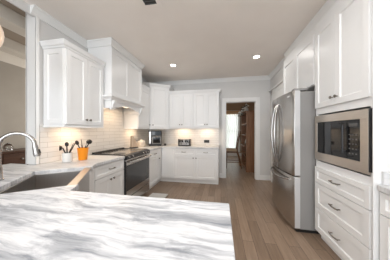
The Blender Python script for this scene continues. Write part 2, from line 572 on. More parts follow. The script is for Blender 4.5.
# ------------------------------------------------------------------ cabinets
def shaker(mb, x0, x1, z0, z1, t=0.02, rail=0.058, rec=0.011, yb=0.0):
    """a frame-and-panel front in the local x-z plane, facing -y"""
    h = z1 - z0
    r = rail if h > 0.2 else min(rail, h * 0.24)
    y0, y1 = yb - t, yb - 0.0005
    mb.box(x0, x0 + r, y0, y1, z0, z1).box(x1 - r, x1, y0, y1, z0, z1)
    mb.box(x0 + r, x1 - r, y0, y1, z0, z0 + r).box(x0 + r, x1 - r, y0, y1, z1 - r, z1)
    # bevelled step down to the panel
    xa, xb, za, zb = x0 + r, x1 - r, z0 + r, z1 - r
    s = 0.008
    bm = mb.bm
    o = [bm.verts.new(v) for v in ((xa, y0, za), (xb, y0, za), (xb, y0, zb), (xa, y0, zb))]
    i_ = [bm.verts.new(v) for v in ((xa + s, y0 + rec, za + s), (xb - s, y0 + rec, za + s), (xb - s, y0 + rec, zb - s), (xa + s, y0 + rec, zb - s))]
    for k in range(4):
        bm.faces.new((o[k], o[(k + 1) % 4], i_[(k + 1) % 4], i_[k]))
    bm.faces.new(i_)
    return mb

def knob(x, z, parent, yb=-0.02):
    m = Matrix.Rotation(PI / 2, 4, 'X')
    return MB().lathe([(0.006, 0.0), (0.006, 0.012), (0.010, 0.016), (0.0155, 0.021), (0.0155, 0.027), (0.010, 0.031)], (x, yb, z), 12, m).build('knob', 'nickel', parent, smooth=True)

def pull(x, z, parent, L=0.115, yb=-0.02, r=0.0065):
    mb = MB()
    pts = []
    for i in range(11):
        t = i / 10.0
        pts.append((x - L / 2 + L * t, yb - 0.026 - 0.006 * math.sin(PI * t), z - 0.004 * math.sin(PI * t)))
    mb.tube(pts, r, 8)
    for s in (-1, 1):
        mb.tube([(x + s * L * 0.42, yb, z), (x + s * L * 0.42, yb - 0.030, z)], 0.006, 8)
    return mb.build('handle', 'nickel', parent, smooth=True)

def door(parent, x0, x1, z0, z1, kx=None, kz=None):
    d = shaker(MB(), x0, x1, z0, z1).build('door', 'cab', parent)
    if kx is not None:
        knob(kx, kz, d)
    return d
def drawer(parent, x0, x1, z0, z1, L=0.115):
    d = shaker(MB(), x0, x1, z0, z1).build('drawer', 'cab', parent)
    pull((x0 + x1) / 2, (z0 + z1) / 2 + 0.004, d, L)
    return d

G = 0.0025
def base_cab(label, loc, rz, w, units, depth=0.60, filler=None, toe=None):
    c = thing('base_cabinet', label, 'cabinet', loc, rz, 'white base cabinets')
    MB().box(0, w, 0, depth, 0.105, 0.872).build('carcass', 'cab', c)
    MB().box(*(toe or (0.0, w)), 0.055, depth - 0.01, 0.0, 0.105).build('toe_kick', 'cab', c)
    for x0, x1, nd in units:
        drawer(c, x0 + G, x1 - G, 0.705, 0.865)
        if nd == 2:
            mid = (x0 + x1) / 2
            door(c, x0 + G, mid - G / 2, 0.115, 0.698, mid - 0.030, 0.645)
            door(c, mid + G / 2, x1 - G, 0.115, 0.698, mid + 0.030, 0.645)
        elif nd == 1:
            door(c, x0 + G, x1 - G, 0.115, 0.698, x1 - 0.035, 0.645)
        elif nd == -1:
            door(c, x0 + G, x1 - G, 0.115, 0.698, x0 + 0.035, 0.645)
    if filler:
        for x0, x1 in filler:
            MB().box(x0, x1, -0.018, 0.0, 0.115, 0.865).build('filler_panel', 'cab', c, bevel=0.002)
    return c

UZ0, UZ1 = 1.392, 2.325
small_crown = [(0.0, 0.0), (-0.012, 0.0), (-0.016, 0.02), (-0.03, 0.03), (-0.04, 0.062), (-0.045, 0.068), (-0.045, 0.08), (0.0, 0.08)]
def upper_cab(name, label, loc, rz, w, ndoor, depth, z0=UZ0, z1=UZ1, crown_path=None, rail_path=None, knobs='low', side=None, lamp=3.0, lamp_x=None):
    c = thing(name, label, 'cabinet', loc, rz, 'white wall cabinets')
    H = z1 - z0
    MB().box(0, w, 0, depth, 0, H).build('carcass', 'cab', c)
    if ndoor == 2:
        m_ = w / 2
        door(c, 0.012, m_ - G / 2, 0.006, H - 0.012, m_ - 0.030, 0.075)
        door(c, m_ + G / 2, w - 0.012, 0.006, H - 0.012, m_ + 0.030, 0.075)
    else:
        door(c, 0.012, w - 0.012, 0.006, H - 0.012, w - 0.045 if knobs == 'right' else 0.045, 0.075)
    if side == 'near':
        sp = shaker(MB(), 0.012, depth - 0.012, 0.006, H - 0.012, t=0.012)
        bmesh.ops.transform(sp.bm, matrix=Matrix.Rotation(-PI / 2, 4, 'Z'), verts=sp.bm.verts)
        # the panel now lies on the x = 0 side, facing -x
        for v in sp.bm.verts:
            v.co.y += depth
        sp.build('side_panel', 'cab', c)
    if crown_path:
        MB().sweep(crown_path, [(o, H - 0.004 + z) for o, z in small_crown]).build('crown_moulding', 'cab', c)
    if rail_path:
        MB().sweep(rail_path, [(0.02, 0.0), (0.02, -0.032), (-0.012, -0.032), (-0.012, -0.022), (-0.004, -0.012), (-0.004, 0.0)]).build('light_rail', 'cab', c)
    if lamp:
        lx = lamp_x if lamp_x is not None else w / 2
        MB().box(lx - 0.16, lx + 0.16, depth * 0.45, depth * 0.45 + 0.05, -0.016, -0.001).build('light_strip', 'strip', c)
        area('under_cabinet_lamp', (lx, depth * 0.5, -0.02), (0.0, 0, 0), 0.30, 0.05, lamp * 0.62, (1.0, 0.73, 0.47), c)
    return c

# --- left run, above the counter
FX = -1.855
dU = FX - WL - 0.012
upper_cab('wall_cabinet', 'white two-door wall cabinet with panelled end, between the left opening and the range hood', (FX, 1.508, UZ0), PI / 2, 0.60, 2, dU,
          crown_path=[(0, dU), (0, 0), (0.60, 0), (0.60, dU)][0:3], rail_path=[(0, dU), (0, 0), (0.60, 0), (0.60, dU)], side='near', lamp=2.0)
dU2 = -1.83 - WL - 0.012
upper_cab('wall_cabinet', 'white single-door wall cabinet on the left wall just beyond the range hood', (-1.83, 3.064, UZ0), PI / 2, 0.556, 1, dU2,
          crown_path=[(0, 0), (0.556, 0)], rail_path=[(0, dU2), (0, 0), (0.556, 0)], knobs='right', lamp=2.0, lamp_x=0.25)
# --- diagonal corner cabinet, a little taller
P = [(-1.818, 3.625), (-1.40, 3.925), (-1.40, 4.247), (-2.157, 4.247), (-2.157, 3.625)]
c = thing('corner_cabinet', 'tall white single-door cabinet set across the back left corner, above the oven', 'cabinet', (P[0][0], P[0][1], UZ0), 0)
DH = 2.47 - UZ0
MB().prism(P, UZ0, 2.47).build('carcass', 'cab', c, offset=(P[0][0], P[0][1], UZ0))
ang = math.atan2(P[1][1] - P[0][1], P[1][0] - P[0][0])
dw = math.hypot(P[1][0] - P[0][0], P[1][1] - P[0][1])
dd = shaker(MB(), 0.03, dw - 0.03, 0.006, DH - 0.012).build('door', 'cab', c)
dd.rotation_euler = (0, 0, ang)
knob(0.075, 0.075, dd)
pl = [(p[0] - P[0][0], p[1] - P[0][1]) for p in (P[4], P[0], P[1], P[2])]
MB().sweep(pl, [(o, DH - 0.004 + z) for o, z in small_crown]).build('crown_moulding', 'cab', c)
MB().sweep([pl[1], pl[2]], [(0.02, 0.0), (0.02, -0.032), (-0.012, -0.032), (-0.012, -0.022), (-0.004, -0.012), (-0.004, 0.0)]).build('light_rail', 'cab', c)
# --- back wall uppers
BY = 3.93
dB = WB - 0.012 - BY
bw = 0.672
UBZ = 1.405
upper_cab('wall_cabinet', 'white two-door wall cabinet on the back wall, above the toaster', (-1.396, BY, UBZ), 0, bw, 2, dB, z0=UBZ, z1=2.315,
          crown_path=[(0, 0), (bw, 0)], rail_path=[(0, 0), (bw, 0)], lamp=2.2)
upper_cab('wall_cabinet', 'white two-door wall cabinet on the back wall, nearest the doorway', (-1.396 + bw + 0.002, BY, UBZ), 0, bw, 2, dB, z0=UBZ, z1=2.315,
          crown_path=[(0, 0), (bw, 0), (bw, dB)], rail_path=[(0, 0), (bw, 0), (bw, dB)], lamp=1.5)

# --- range hood
hd = thing('range_hood', 'tall white wooden range hood reaching the ceiling, with corbels and an arched valance', 'range hood', (WL + 0.012, HY0, 1.66), PI / 2)
# local: x along the wall, -y out of the wall; origin on the wall face
HD = HX - (WL + 0.012)
HW = HY1 - HY0
hz = CEIL - 0.10 - 1.66
bodym = MB().box(0, HW, -HD, 0, 0.21, hz + 0.094)
bodym.build('body', 'cab', hd)
fp = MB()
shaker(fp, 0.0, HW / 2, 0.24, hz - 0.02, t=0.012, yb=-HD)
shaker(fp, HW / 2, HW, 0.24, hz - 0.02, t=0.012, yb=-HD)
fp.build('front_panel', 'cab', hd)
# mantel shelf round three sides
MB().sweep([(0.0, -0.005), (0.0, -HD), (HW, -HD), (HW, -0.005)], [(0.01, 0.21), (0.01, 0.145), (-0.02, 0.145), (-0.03, 0.165), (-0.058, 0.185), (-0.07, 0.195), (-0.07, 0.21), (-0.02, 0.235), (0.01, 0.235)]).build('mantel', 'cab', hd)
# arched valance at the front, straight ones at the sides
arch = [(0.0, 0.17), (0.0, 0.0), (0.075, 0.0)]
for i in range(13):
    t = i / 12.0
    arch.append((0.075 + (HW - 0.15) * t, 0.012 + 0.088 * math.sin(PI * t) ** 0.7))
arch += [(HW - 0.075, 0.0), (HW, 0.0), (HW, 0.17)]
MB().prism_xz(arch, -HD, -HD + 0.025).build('valance', 'cab', hd)
for x0 in (0.0, HW - 0.02):
    MB().box(x0, x0 + 0.02, -HD + 0.026, -0.004, 0.02, 0.17).build('side_valance', 'cab', hd)
for x0 in (0.012, HW - 0.072):
    cp = [(-HD, 0.145), (-HD - 0.052, 0.145), (-HD - 0.052, 0.115), (-HD - 0.032, 0.085), (-HD - 0.028, 0.05), (-HD - 0.012, 0.025), (-HD, 0.01)]
    MB().prism_yz(cp, x0, x0 + 0.06).build('corbel', 'cab', hd, bevel=0.003)
MB().box(0.14, HW - 0.14, -HD + 0.10, -0.06, 0.14, 0.175).build('insert', 'steel', hd)
MB().box(0.25, HW - 0.25, -0.30, -0.24, 0.128, 0.139).build('light_lens', 'strip', hd)
area('hood_lamp', (HW / 2, -0.28, 0.122), (0, 0, 0), 0.34, 0.12, 2.3, (1.0, 0.73, 0.47), hd)

# --- left base units
LX = -1.55
base_cab('white two-door base cabinet with one drawer, between the sink and the range', (LX, 1.505, 0), PI / 2, 0.67, [(0.105, 0.67, 2)], filler=[(0.0, 0.103)])
base_cab('narrow white base cabinet with a drawer, between the range and the back corner', (-1.52, 2.992, 0), PI / 2, 0.640, [(0.0, 0.50, 1)], depth=0.63, filler=[(0.503, 0.640)], toe=(0.0, 0.72))
base_cab('long white base cabinet with two drawers on the back wall, under the toaster', (-1.518, 3.66, 0), 0, 1.455, [(0.335, 0.88, 1), (0.88, 1.425, -1)], depth=0.588,
         filler=[(0.022, 0.333), (1.427, 1.455)], toe=(-0.055, 1.455))

# --- diagonal farmhouse sink with its base
A = Vector((0.81, 0.586)).normalized()
B = Vector((A.y, -A.x))
P1 = Vector((-1.84, 1.20))
SW, SL = 0.43, 0.64
P2, P4 = P1 + SW * A, P1 + SL * B
P3 = P4 + SW * A
rzs = math.atan2(B.y, B.x)            # local x runs along B, local +y along A
def q(p, u, v):
    r = p + u * B + v * A
    return (r.x, r.y)
sb = thing('sink_cabinet', 'white base cabinet set across the corner under the stainless sink', 'cabinet', (P1.x, P1.y, 0), rzs)
MB().box(-0.012, SL + 0.02, 0.02, SW + 0.030, 0.105, 0.64).build('carcass', 'cab', sb)
MB().box(-0.012, SL + 0.02, 0.05, SW - 0.03, 0.0, 0.105).build('toe_kick', 'cab', sb)
MB().box(-0.012, 0.10, SW + 0.005, SW + 0.045, 0.64, 0.858).build('stile', 'cab', sb)
for x0, x1 in ((0.0, SL / 2 - 0.001), (SL / 2 + 0.001, SL)):
    d = shaker(MB(), x0, x1, 0.115, 0.635)
    bmesh.ops.transform(d.bm, matrix=Matrix.Translation((SL, SW + 0.030, 0)) @ Matrix.Rotation(PI, 4, 'Z'), verts=d.bm.verts)
    d.build('door', 'cab', sb)
sk = thing('farmhouse_sink', 'stainless steel apron-front sink set diagonally in the corner of the counter', 'sink', (P1.x, P1.y, 0.66), rzs)
b_ = MB()
zt = 0.222
b_.box(0.004, SL - 0.004, 0.004, SW, 0.0, 0.012)
b_.box(0.004, 0.018, 0.004, SW, 0.012, zt).box(SL - 0.018, SL - 0.004, 0.004, SW, 0.012, zt)
b_.box(0.018, SL - 0.018, 0.004, 0.018, 0.012, zt)
b_.box(0.018, SL - 0.018, SW - 0.014, SW, 0.012, zt)
b_.build('basin', 'sink_steel', sk, bevel=0.003)
MB().box(0.002, SL - 0.01, SW - 0.016, SW + 0.050, zt + 0.001, zt + 0.024).build('rim', 'sink_steel', sk, bevel=0.006)
MB().box(0.103, SL - 0.01, SW + 0.001, SW + 0.046, 0.0, zt).build('apron', 'sink_steel', sk, bevel=0.004)
MB().lathe([(0.045, 0.012), (0.045, 0.016), (0.03, 0.014)], (SL * 0.5, SW * 0.4, 0), 20).build('drain', 'chrome', sk)

# --- peninsula base
pc = thing('peninsula_cabinet', 'white peninsula cabinet under the veined marble worktop in the foreground', 'cabinet', (0.0, 0.80, 0), PI)
MB().prism([(0.03, 0), (1.00, 0), (1.00, 0.17), (2.13, 0.17), (2.13, 0.60), (0.03, 0.60)], 0.105, 0.872).build('carcass', 'cab', pc)
MB().prism([(0.05, 0.055), (0.98, 0.055), (0.98, 0.22), (2.12, 0.22), (2.12, 0.58), (0.05, 0.58)], 0.0, 0.105).build('toe_kick', 'cab', pc)
for i in range(2):
    x0 = 0.04 + i * 0.44
    drawer(pc, x0, x0 + 0.435, 0.705, 0.865)
    door(pc, x0, x0 + 0.435, 0.115, 0.698, x0 + (0.40 if i == 0 else 0.035), 0.645)

# --- worktops
def worktop(label, poly, m='marble', z0=0.873, z1=0.915):
    mb = MB().prism(poly, z0, z1)
    o = mb.build('worktop', m, None, bevel=0.006, seg=2)
    return tag(o, label, 'worktop', 'marble worktops')
worktop('white marble worktop with flowing grey veins on the peninsula in the foreground',
        [(0.045, -0.12), (0.045, 0.858), (P3.x + 0.11, 0.858), q(P3, 0, 0.065), q(P4, 0, 0), q(P1, 0.0008, 0), (-2.56, 1.199), (-2.56, -0.12)])
worktop('pale marble worktop between the sink and the range, holding the orange pot',
        [q(P1, 0, 0), q(P2, 0, 0), q(P2, 0, 0.06), (-1.475, 1.545), (-1.515, 1.60), (-1.515, 2.178), (WL + 0.012, 2.178), (WL + 0.012, 1.47),
         (WL + 0.018, JAMB - 0.018), (WL - 0.134, JAMB - 0.018), (WL - 0.134, JAMB), (-2.56, JAMB), (-2.56, 1.2005)], 'marble_pale')
worktop('L-shaped marble worktop in the back corner, under the toaster and the oven', [(-1.488, 2.996), (-1.488, 3.628), (-0.045, 3.628), (-0.045, WB - 0.012), (WL + 0.012, WB - 0.012), (WL + 0.012, 2.996)], 'marble_pale')
rw = thing('worktop', 'short marble worktop with an upstand, at the right beside the microwave cabinet', 'worktop', (1.16, 1.35, 0.873), 0, 'marble worktops')
MB().prism([(1.18, 1.352), (1.15, 1.335), (1.145, 1.30), (1.145, -0.5), (1.765, -0.5), (1.765, 1.352)], 0.873, 0.915).build('slab', 'marble_pale', rw, bevel=0.006, offset=(1.16, 1.35, 0.873))
MB().box(1.19, 1.765, 1.332, 1.352, 0.9155, 1.012).build('upstand', 'marble_pale', rw, bevel=0.003, offset=(1.16, 1.35, 0.873))

# --- right: tall microwave cabinet, cabinet over the refrigerator, base cabinet
tw = 0.725
TF = 2.085
tc = thing('tall_cabinet', 'tall white cabinet holding the microwave, with two doors above and three drawers below', 'cabinet', (TX, TF, 0), -PI / 2)
dT = WR - TX - 0.004
ct = 2.618
cm = MB().box(0, 0.018, 0, dT, 0.10, ct).box(tw - 0.018, tw, 0, dT, 0.0, ct).box(0.018, tw - 0.018, dT - 0.02, dT, 0.10, ct)
cm.box(0.018, tw - 0.018, 0, dT - 0.02, 0.10, 0.955).box(0.018, tw - 0.018, 0, dT - 0.02, 1.515, ct)
cm.box(0.018, 0.030, 0, 0.02, 0.955, 1.515).box(tw - 0.040, tw - 0.018, 0, 0.02, 0.955, 1.515)
cm.build('carcass', 'cab', tc)
MB().box(0, tw - 0.019, 0.055, dT - 0.02, 0, 0.099).build('toe_kick', 'cab', tc)
x0, x1 = 0.010, tw - 0.026
for z0, z1 in ((0.112, 0.392), (0.398, 0.692), (0.698, 0.884)):
    drawer(tc, x0, x1, z0, z1, 0.125)
xm = 0.340
door(tc, 0.010, xm - G / 2, 1.588, 2.52, xm - 0.032, 1.665)
door(tc, xm + G / 2, tw - 0.030, 1.588, 2.52, xm + 0.032, 1.665)
MB().box(tw - 0.001, tw + 0.006, -0.02, dT, 0.0, ct).build('end_panel', 'cab', tc, bevel=0.002)

fw = 3.056 - 2.09
fc = thing('fridge_cabinet', 'white two-door cabinet above the refrigerator, reaching the ceiling crown', 'cabinet', (TX, 3.056, 0), -PI / 2)
MB().box(0, fw, 0, dT, 1.89, ct).box(0, 0.02, 0, dT, 0.0, 1.89).build('carcass', 'cab', fc)
fm = fw / 2
door(fc, 0.025, fm - G / 2, 1.90, 2.52, fm - 0.032, 1.95)
door(fc, fm + G / 2, fw - 0.012, 1.90, 2.52, fm + 0.032, 1.95)

rb = base_cab('white base cabinet with a drawer at the right edge, under the short worktop', (1.185, 1.348, 0), -PI / 2, 1.75, [(0.01, 0.50, 1), (0.50, 1.0, -1)], depth=0.58)

# ------------------------------------------------------------------ refrigerator
fr = thing('refrigerator', 'stainless french-door refrigerator with a bottom freezer drawer, in the white cabinet surround', 'refrigerator', (0.97, 2.53, 0), 0)
FY0, FY1 = 2.125, 2.965
off = (0.97, 2.53, 0)
MB().box(1.005, 1.72, FY0 + 0.012, FY1 - 0.012, 0.045, 1.825).build('body', 'greyside', fr, bevel=0.008, offset=off)
MB().box(0.965, 1.66, FY0 + 0.03, FY1 - 0.03, 0.0, 0.045).build('base_grille', 'dark', fr, offset=off)
def front_x(y):
    t = (y - FY0) / (FY1 - FY0) * 2 - 1
    return 0.885 + 0.045 * t * t
def curved(y0, y1, z0, z1, n=8, back=1.004):
    pts = [(front_x(y0 + (y1 - y0) * i / n), y0 + (y1 - y0) * i / n) for i in range(n + 1)]
    return MB().prism(pts + [(back, y1), (back, y0)], z0, z1)
ym = (FY0 + FY1) / 2 + 0.02
for y0, y1, sgn in ((FY0, ym - 0.003, 1), (ym + 0.003, FY1, -1)):
    d = curved(y0, y1, 0.735, 1.842).build('door', 'steel', fr, bevel=0.006, smooth=True, offset=off)
    yh = ym - sgn * 0.042
    pts = []
    for i in range(15):
        t = i / 14.0
        pts.append((front_x(yh) - 0.008 - 0.062 * math.sin(PI * t) ** 0.6, yh - sgn * 0.02 * math.sin(PI * t), 0.84 + 0.88 * t))
    MB().tube(pts, 0.014, 10).build('handle', 'chrome', d, smooth=True, offset=off)
d = curved(FY0, FY1, 0.055, 0.725, 14).build('freezer_drawer', 'steel', fr, bevel=0.006, smooth=True, offset=off)
pts = []
for i in range(17):
    t = i / 16.0
    y = FY0 + 0.09 + (FY1 - FY0 - 0.18) * t
    pts.append((front_x(y) - 0.006 - 0.06 * math.sin(PI * t) ** 0.5, y, 0.665 - 0.012 * math.sin(PI * t)))
MB().tube(pts, 0.014, 10).build('handle', 'chrome', d, smooth=True, offset=off)
for y0 in (FY0 + 0.02, FY1 - 0.10):
    MB().box(0.94, 1.10, y0, y0 + 0.08, 1.8425, 1.87).build('hinge_cover', 'greyside', fr, bevel=0.006, offset=off)
bx = front_x(FY0 + 0.12)
MB().box(bx - 0.004, bx + 0.004, FY0 + 0.09, FY0 + 0.15, 1.772, 1.792).build('badge', 'badge', fr, offset=off)
# light grey door edges towards the viewer
for z0, z1 in ((0.745, 1.835), (0.065, 0.715)):
    MB().box(front_x(FY0) + 0.008, 1.0, FY0 - 0.0025, FY0 + 0.001, z0, z1).build('door_edge', 'gasket', fr, offset=off)

# ------------------------------------------------------------------ microwave
mw = thing('microwave', 'built-in stainless microwave with a black glass door and a wide trim frame', 'microwave', (TX, TF, 0.965), -PI / 2)
mx0, mx1, mz0, mz1 = 0.012, tw - 0.034, 0.008, 0.530
f_ = 0.078
t_ = MB().box(mx0, mx1, -0.022, -0.0015, mz0, mz0 + 0.088).box(mx0, mx1, -0.022, -0.0015, mz1 - f_, mz1)
t_.box(mx0, mx0 + 0.045, -0.022, -0.0015, mz0 + 0.088, mz1 - f_).box(mx1 - 0.070, mx1, -0.022, -0.0015, mz0 + 0.088, mz1 - f_)
t_.build('trim_frame', 'mw_steel', mw, bevel=0.003)
wx0, wx1, wz0, wz1 = mx0 + 0.045, mx1 - 0.070, mz0 + 0.088, mz1 - f_
MB().box(mx0 + 0.03, mx1 - 0.04, 0.03, 0.42, 0.03, 0.50).build('case', 'black', mw)
dr = MB().box(wx0 + 0.002, wx1 - 0.135, -0.020, 0.004, wz0 + 0.002, wz1 - 0.002).build('door', 'glassblack', mw, bevel=0.002)
pn = MB().box(wx1 - 0.132, wx1 - 0.002, -0.019, 0.004, wz0 + 0.002, wz1 - 0.002).build('control_panel', 'glassblack', mw, bevel=0.002)
for r in range(5):
    for k in range(3):
        xx = wx1 - 0.112 + k * 0.034
        zz = wz0 + 0.05 + r * 0.042
        MB().box(xx, xx + 0.016, -0.0205, -0.019, zz, zz + 0.012).build('button', 'mw_grey', pn)
MB().box(wx1 - 0.112, wx1 - 0.024, -0.0205, -0.019, wz1 - 0.062, wz1 - 0.032).build('display', 'mw_grey', pn)
MB().tube([(wx1 - 0.150, -0.045, wz0 + 0.05), (wx1 - 0.150, -0.045, wz1 - 0.05)], 0.008, 8).tube([(wx1 - 0.150, -0.045, wz0 + 0.07), (wx1 - 0.150, -0.018, wz0 + 0.07)], 0.006, 6).tube([(wx1 - 0.150, -0.045, wz1 - 0.07), (wx1 - 0.150, -0.018, wz1 - 0.07)], 0.006, 6).build('handle', 'blackmat', dr, smooth=True)
MB().box(mx1 + 0.001, mx1 + 0.012, -0.018, -0.0015, mz0 + 0.02, mz1 - 0.0).build('trim_side', 'blackmat', mw)

# ------------------------------------------------------------------ range
RY0, RY1 = 2.186, 2.984
rg = thing('range', 'stainless slide-in electric range with a black oven window, under the white hood', 'range', (-1.53, (RY0 + RY1) / 2, 0), 0)
off = (-1.53, (RY0 + RY1) / 2, 0)
MB().box(-2.135, -1.545, RY0 + 0.002, RY1 - 0.002, 0.06, 0.905).build('body', 'blackmat', rg, offset=off)
MB().box(-2.10, -1.60, RY0 + 0.03, RY1 - 0.03, 0.0, 0.06).build('base', 'dark', rg, offset=off)
ck = MB().box(-2.09, -1.545, RY0, RY1, 0.9155, 0.925).build('cooktop', 'cooktop', rg, bevel=0.002, offset=off)
for x, y, r in ((-1.72, 2.33, 0.10), (-1.72, 2.76, 0.085), (-1.97, 2.33, 0.075), (-1.97, 2.76, 0.10)):
    MB().lathe([(r - 0.003, 0.9252), (r, 0.9252), (r, 0.9258), (r - 0.003, 0.9258)], (x, y, 0), 28).build('burner', 'mw_grey', ck, offset=off)
MB().box(-2.135, -2.09, RY0, RY1, 0.9155, 0.952).build('rear_vent', 'blackmat', rg, bevel=0.004, offset=off)
MB().box(-2.09, -1.55, RY0 - 0.001, RY0 + 0.012, 0.9152, 0.932).build('side_trim', 'blackmat', rg, bevel=0.002, offset=off)
MB().box(-2.09, -1.55, RY1 - 0.012, RY1 + 0.001, 0.9152, 0.932).build('side_trim', 'blackmat', rg, bevel=0.002, offset=off)
# sloping control panel
cpz = MB()
bm = cpz.bm
prof = [(-1.545, 0.93), (-1.500, 0.912), (-1.486, 0.852), (-1.545, 0.852)]
a_ = [bm.verts.new((x, RY0 + 0.002, z)) for x, z in prof]
b2 = [bm.verts.new((x, RY1 - 0.002, z)) for x, z in prof]
bm.faces.new(a_); bm.faces.new(b2[::-1])
for i in range(4):
    bm.faces.new((a_[i], b2[i], b2[(i + 1) % 4], a_[(i + 1) % 4]))
cp_ = cpz.build('control_panel', 'blackmat', rg, offset=off)
nrm = Vector((0.08, 0, 0.018)).normalized()
rotm = Vector((0, 0, 1)).rotation_difference(nrm).to_matrix().to_4x4()
for y in (2.24, 2.35, 2.70, 2.80, 2.89):
    MB().lathe([(0.019, 0.0), (0.017, 0.020), (0.012, 0.024)], (-1.494, y, 0.883), 14, rotm).build('knob', 'chrome', cp_, smooth=True, offset=off)
od = MB().box(-1.545, -1.500, RY0 + 0.006, RY1 - 0.004, 0.225, 0.846).build('oven_door', 'steel', rg, bevel=0.003, offset=off)
MB().box(-1.500, -1.4965, RY0 + 0.012, RY1 - 0.030, 0.335, 0.752).build('window', 'oven_glass', od, offset=off)
hb = MB().tube([(-1.452, RY0 + 0.04, 0.800), (-1.452, RY1 - 0.04, 0.800)], 0.019, 10)
for y in (RY0 + 0.08, RY1 - 0.08):
    hb.tube([(-1.500, y, 0.800), (-1.455, y, 0.800)], 0.010, 8)
hb.build('handle', 'chrome', od, smooth=True, offset=off)
MB().box(-1.545, -1.502, RY0 + 0.006, RY1 - 0.004, 0.068, 0.215).build('drawer', 'steel', rg, bevel=0.003, offset=off)
MB().box(-1.545, -1.500, RY0, RY0 + 0.005, 0.07, 0.82).build('side_edge', 'blackmat', rg, offset=off)

# ------------------------------------------------------------------ lamps
def can(x, y, label, power=2.4):
    t = thing('recessed_light', label, 'ceiling light', (x, y, CEIL), 0, 'recessed ceiling lights')
    bm = MB()
    bm.lathe([(0.075, -0.001), (0.075, -0.006), (0.056, -0.009), (0.054, -0.001)], (0, 0, 0), 24)
    bm.build('trim_ring', 'trim', t, smooth=True)
    MB().lathe([(0.052, -0.006), (0.052, -0.003)], (0, 0, 0), 24).build('lens', 'lens', t)
    area('downlight', (0, 0, -0.013), (0, 0, 0), 0.10, 0.10, power, (1.0, 0.98, 0.955), t, 'DISK')
    return t
can(-1.045, 3.19, 'round recessed ceiling light above the back left corner cabinets')
can(0.685, 3.10, 'round recessed ceiling light in front of the doorway and refrigerator')

for x, y, w_ in ((-0.95, 0.85, 'over the sink side, nearer than the air vent'), (0.35, 0.85, 'over the right worktop, nearer than the air vent'),
                 (-0.95, -1.1, 'behind the peninsula on the sink side'), (0.65, -1.1, 'behind the peninsula on the right')):
    can(x, y, 'added unseen recessed fill light %s' % w_, 9.5 if x < 0 or y > 0 else 5.0)  # unseen downlights added to brighten the near half of the kitchen
pn_ = thing('pendant_lamp', 'round glass globe pendant lamp glowing warm, hanging over the sink', 'pendant lamp', (-1.72, 0.735, CEIL), 0)
pz = 2.035 - CEIL
MB().lathe([(0.06, -0.001), (0.06, -0.02), (0.02, -0.03)], (0, 0, 0), 20).build('canopy', 'nickel', pn_, smooth=True)
MB().tube([(0, 0, -0.025), (0, 0, pz + 0.19)], 0.005, 8).build('rod', 'nickel', pn_, smooth=True)
MB().lathe([(0.045, pz + 0.15), (0.045, pz + 0.18), (0.02, pz + 0.195)], (0, 0, 0), 20).build('cap', 'nickel', pn_, smooth=True)
MB().sphere((0, 0, pz), 0.172, 32).build('globe', 'glass', pn_, smooth=True)
MB().sphere((0, 0, pz), 0.144, 32).build('diffuser', 'opal', pn_, smooth=True)

# ceiling vent
cv = thing('ceiling_vent', 'dark slatted air vent in the ceiling near the top edge', 'vent', (-0.785, 1.46, CEIL), 0.02)
fr_ = MB()
for x0, x1, y0, y1 in ((-0.11, 0.11, -0.19, -0.15), (-0.11, 0.11, 0.15, 0.19), (-0.11, -0.07, -0.15, 0.15), (0.07, 0.11, -0.15, 0.15)):
    fr_.box(x0, x1, y0, y1, -0.008, -0.001)
fr_.build('frame', 'ceil', cv)
MB().box(-0.07, 0.07, -0.15, 0.15, -0.003, -0.001).build('backing', 'vent', cv)
sl = MB()
for i in range(9):
    y = -0.135 + i * 0.034
    sl.box(-0.07, 0.07, y - 0.004, y + 0.004, -0.008, -0.0035)
sl.build('slats', 'mw_grey', cv)

# ------------------------------------------------------------------ faucet
fb = Vector((-1.775, 0.925))
fa = thing('faucet', 'brushed steel gooseneck faucet with a pull-down spray head, behind the corner sink', 'faucet', (fb.x, fb.y, 0.915), math.atan2(A.y, A.x))
MB().lathe([(0.030, 0.0005), (0.030, 0.012), (0.023, 0.02), (0.021, 0.10), (0.017, 0.125)], (0, 0, 0), 18).build('body', 'chrome', fa, smooth=True)
R = 0.108
pts = [(0, 0, 0.12), (0, 0, 0.20), (0, 0, 0.275)]
for i in range(1, 16):
    t = PI * i / 15 * 0.985
    pts.append((R - R * math.cos(t), 0, 0.275 + R * math.sin(t)))
MB().tube(pts, 0.0145, 12).build('spout', 'chrome', fa, smooth=True)
e = Vector(pts[-1])
d_ = (e - Vector(pts[-2])).normalized()
sh = MB().tube([e, e + d_ * 0.02, e + d_ * 0.085, e + d_ * 0.10], [0.016, 0.019, 0.024, 0.021], 14).build('spray_head', 'chrome', fa, smooth=True)
MB().tube([e + d_ * 0.04 + Vector((0.018, 0, 0)), e + d_ * 0.075 + Vector((0.022, 0, 0))], 0.008, 8).build('button', 'black', sh)
MB().tube([(0, -0.018, 0.07), (0, -0.05, 0.085), (0.0, -0.085, 0.125)], [0.010, 0.009, 0.007], 10).build('handle', 'chrome', fa, smooth=True)

# ------------------------------------------------------------------ crocks and utensils
CT = 0.9155
cr = thing('utensil_crock', 'small white ceramic crock holding black utensils, on the left counter', 'crock', (-1.965, 1.635, CT))
MB().lathe([(0.046, 0.0), (0.053, 0.006), (0.056, 0.05), (0.055, 0.108), (0.057, 0.118), (0.050, 0.118), (0.049, 0.02)], (0, 0, 0), 24).build('pot', 'white_ceramic', cr, smooth=True)
op = thing('utensil_pot', 'bright orange tapered pot holding black utensils, beside the white crock', 'pot', (-1.887, 1.785, CT))
MB().lathe([(0.045, 0.0), (0.050, 0.004), (0.066, 0.158), (0.070, 0.168), (0.062, 0.168), (0.046, 0.02)], (0, 0, 0), 24).build('pot', 'orange', op, smooth=True)

